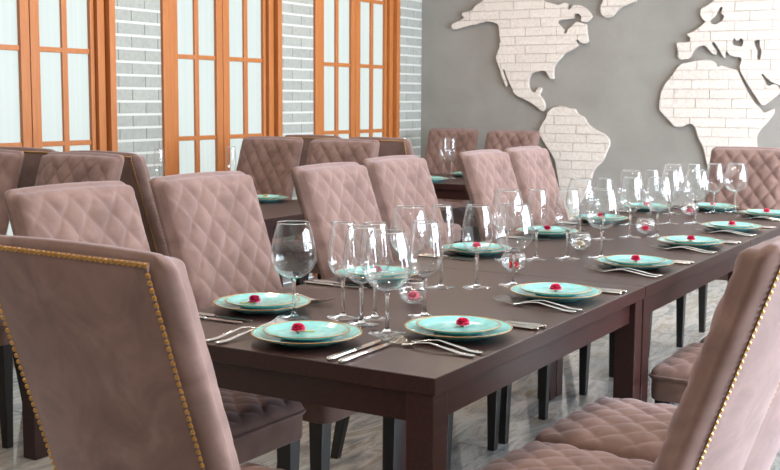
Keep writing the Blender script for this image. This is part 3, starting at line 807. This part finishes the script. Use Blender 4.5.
setting(3.76, 0.455, 180, 'at the table end backed by the map', ('pink', False, 'pink'), fork_out=0.034)

GL = [(G_BIG, 0.352, 0.592, 'L', 1), (G_SLIM, 0.420, 0.490, 'L', 1), (G_MED, 0.372, 0.405, 'R', 1), (G_BIG, 0.318, 0.300, 'R', 1), (G_SLIM, 0.455, 0.418, 'H', 0), (G_MED, 0.545, 0.326, 'H', 0),
      (G_BIG, 0.874, 0.560, 'L', 2), (G_SLIM, 0.953, 0.498, 'L', 2), (G_MED, 1.010, 0.411, 'R', 2), (G_BIG, 1.105, 0.337, 'R', 2),
      (G_BIG, 1.573, 0.575, 'L', 3), (G_SLIM, 1.637, 0.496, 'L', 3), (G_MED, 1.716, 0.414, 'R', 3), (G_BIG, 1.798, 0.321, 'R', 3),
      (G_BIG, 2.235, 0.570, 'L', 4), (G_SLIM, 2.302, 0.500, 'L', 4), (G_MED, 2.421, 0.431, 'R', 4), (G_BIG, 2.498, 0.344, 'R', 4),
      (G_BIG, 2.856, 0.580, 'L', 5), (G_SLIM, 2.945, 0.515, 'L', 5), (G_MED, 2.996, 0.447, 'R', 5), (G_BIG, 3.073, 0.353, 'R', 5),
      (G_BIG, 3.431, 0.565, 'L', 6), (G_SLIM, 3.500, 0.485, 'L', 6), (G_MED, 3.604, 0.412, 'R', 6), (G_BIG, 3.700, 0.333, 'R', 6)]
NAMEG = {id(G_BIG): 'large round wine glass', id(G_MED): 'medium wine glass', id(G_SLIM): 'slim wine glass'}
for g, x_, y_, s_, k in GL:
    o = g.place((x_, y_, TZ), random.uniform(0, 6))
    wh = {'L': 'window side of long table, %s from map wall', 'R': 'side away from windows, %s from map wall', 'H': 'for the table end seat facing the map'}[s_]
    tag(o, 'empty %s, %s' % (NAMEG[id(g)], wh % ORD[7-k] if '%' in wh else wh), 'glass', 'wine glasses on the long table')

# glass globes with floating flowers
gr = empty('glass_globe')
pf = [(0, 0.0015)]+[(0.0365*math.sin(R(a)), 0.034-0.0335*math.cos(R(a))) for a in range(20, 139, 8)]
M_GLOBE = thin_glass('globe_glass', (0.97, 0.98, 0.98, 1), 0.10)
link('globe', MB().lathe(pf, 36).mesh('globe', M_GLOBE, True, angle=180), gr)
M_WATER = thin_glass('still_water', (0.93, 0.95, 0.95, 1), 0.06)
link('water', MB().lathe([(0, 0.016), (0.0305, 0.016)], 30).mesh('water', M_WATER), gr)
rr, zz = pf[-1]; link('lip', MB().lathe([(rr-0.001, zz), (rr, zz+0.001), (rr+0.001, zz), (rr, zz-0.001), (rr-0.001, zz)], 36).mesh('lip', M_SOLIDGLASS, True, angle=180), gr)
GLOBE = Proto(gr)
for x_, y_, col, nm in ((0.675, 0.432, 'pink', 'pale pink'), (1.332, 0.440, 'scarlet', 'scarlet'), (1.945, 0.455, 'white', 'white'), (2.560, 0.412, 'red', 'crimson'), (3.40, 0.47, 'pink', 'pale pink')):
    wh = ' nearest the map wall' if x_ > 3 else (' furthest from the map wall' if x_ < 1 else '')
    tag(GLOBE.place((x_, y_, TZ), 0, (1.12, 1.12, 1.12)), 'small glass globe holding a %s flower%s' % (nm, wh or ', on the long table'), 'vase', 'glass globes along the long table')
    flower(col, 0.0175, False, (x_, y_, TZ+0.014), 1.0, '%s flower inside the glass globe%s' % (nm, wh), 'flowers in the globes')

# ---------------------------------------------------------------- settings on the small tables
for xr, lb in SMALL[1:]:
    for sx in (0, 1):
        for sy, y_ in ((0, 2.59), (1, 3.12)):
            x_ = xr-0.15 if sx else xr-TW+0.15
            wh = 'small table %s, %s, nearer the %s' % (lb.replace('in the middle of the window row', 'in mid row').replace('nearest the map wall', 'by the map'), 'map-side seat' if sx else 'seat facing map', 'windows' if sy else 'long table')
            tag(P_DINNER.place((x_, y_, TZ)), 'turquoise dinner plate, '+wh, 'plate', 'turquoise dinner plates')
            tag(P_SALAD.place((x_, y_, TZ+0.0105)), 'smaller turquoise plate, '+wh, 'plate', 'smaller turquoise plates')
            flower('cream', 0.0165, False, (x_, y_, TZ+0.0185), 0, 'cream flower, '+wh, 'cream flowers on the small tables')
for x_, y_, lb in ((2.50, 3.00, 'champagne flute on the mid small table, in front of the brick pier'), (3.10-0.13, 2.90, 'champagne flute on the mid small table, beside the brown quilted chairs'),
                   (4.90, 2.60, 'champagne flute on the small table by the map, paired with a second flute'), (4.98, 2.58, 'champagne flute on the small table by the map, just behind another flute'),
                   (4.95, 2.95, 'champagne flute standing alone on the small table by the map')):
    tag(G_FLUTE.place((x_, y_, TZ)), lb, 'glass', 'flutes on the small tables')
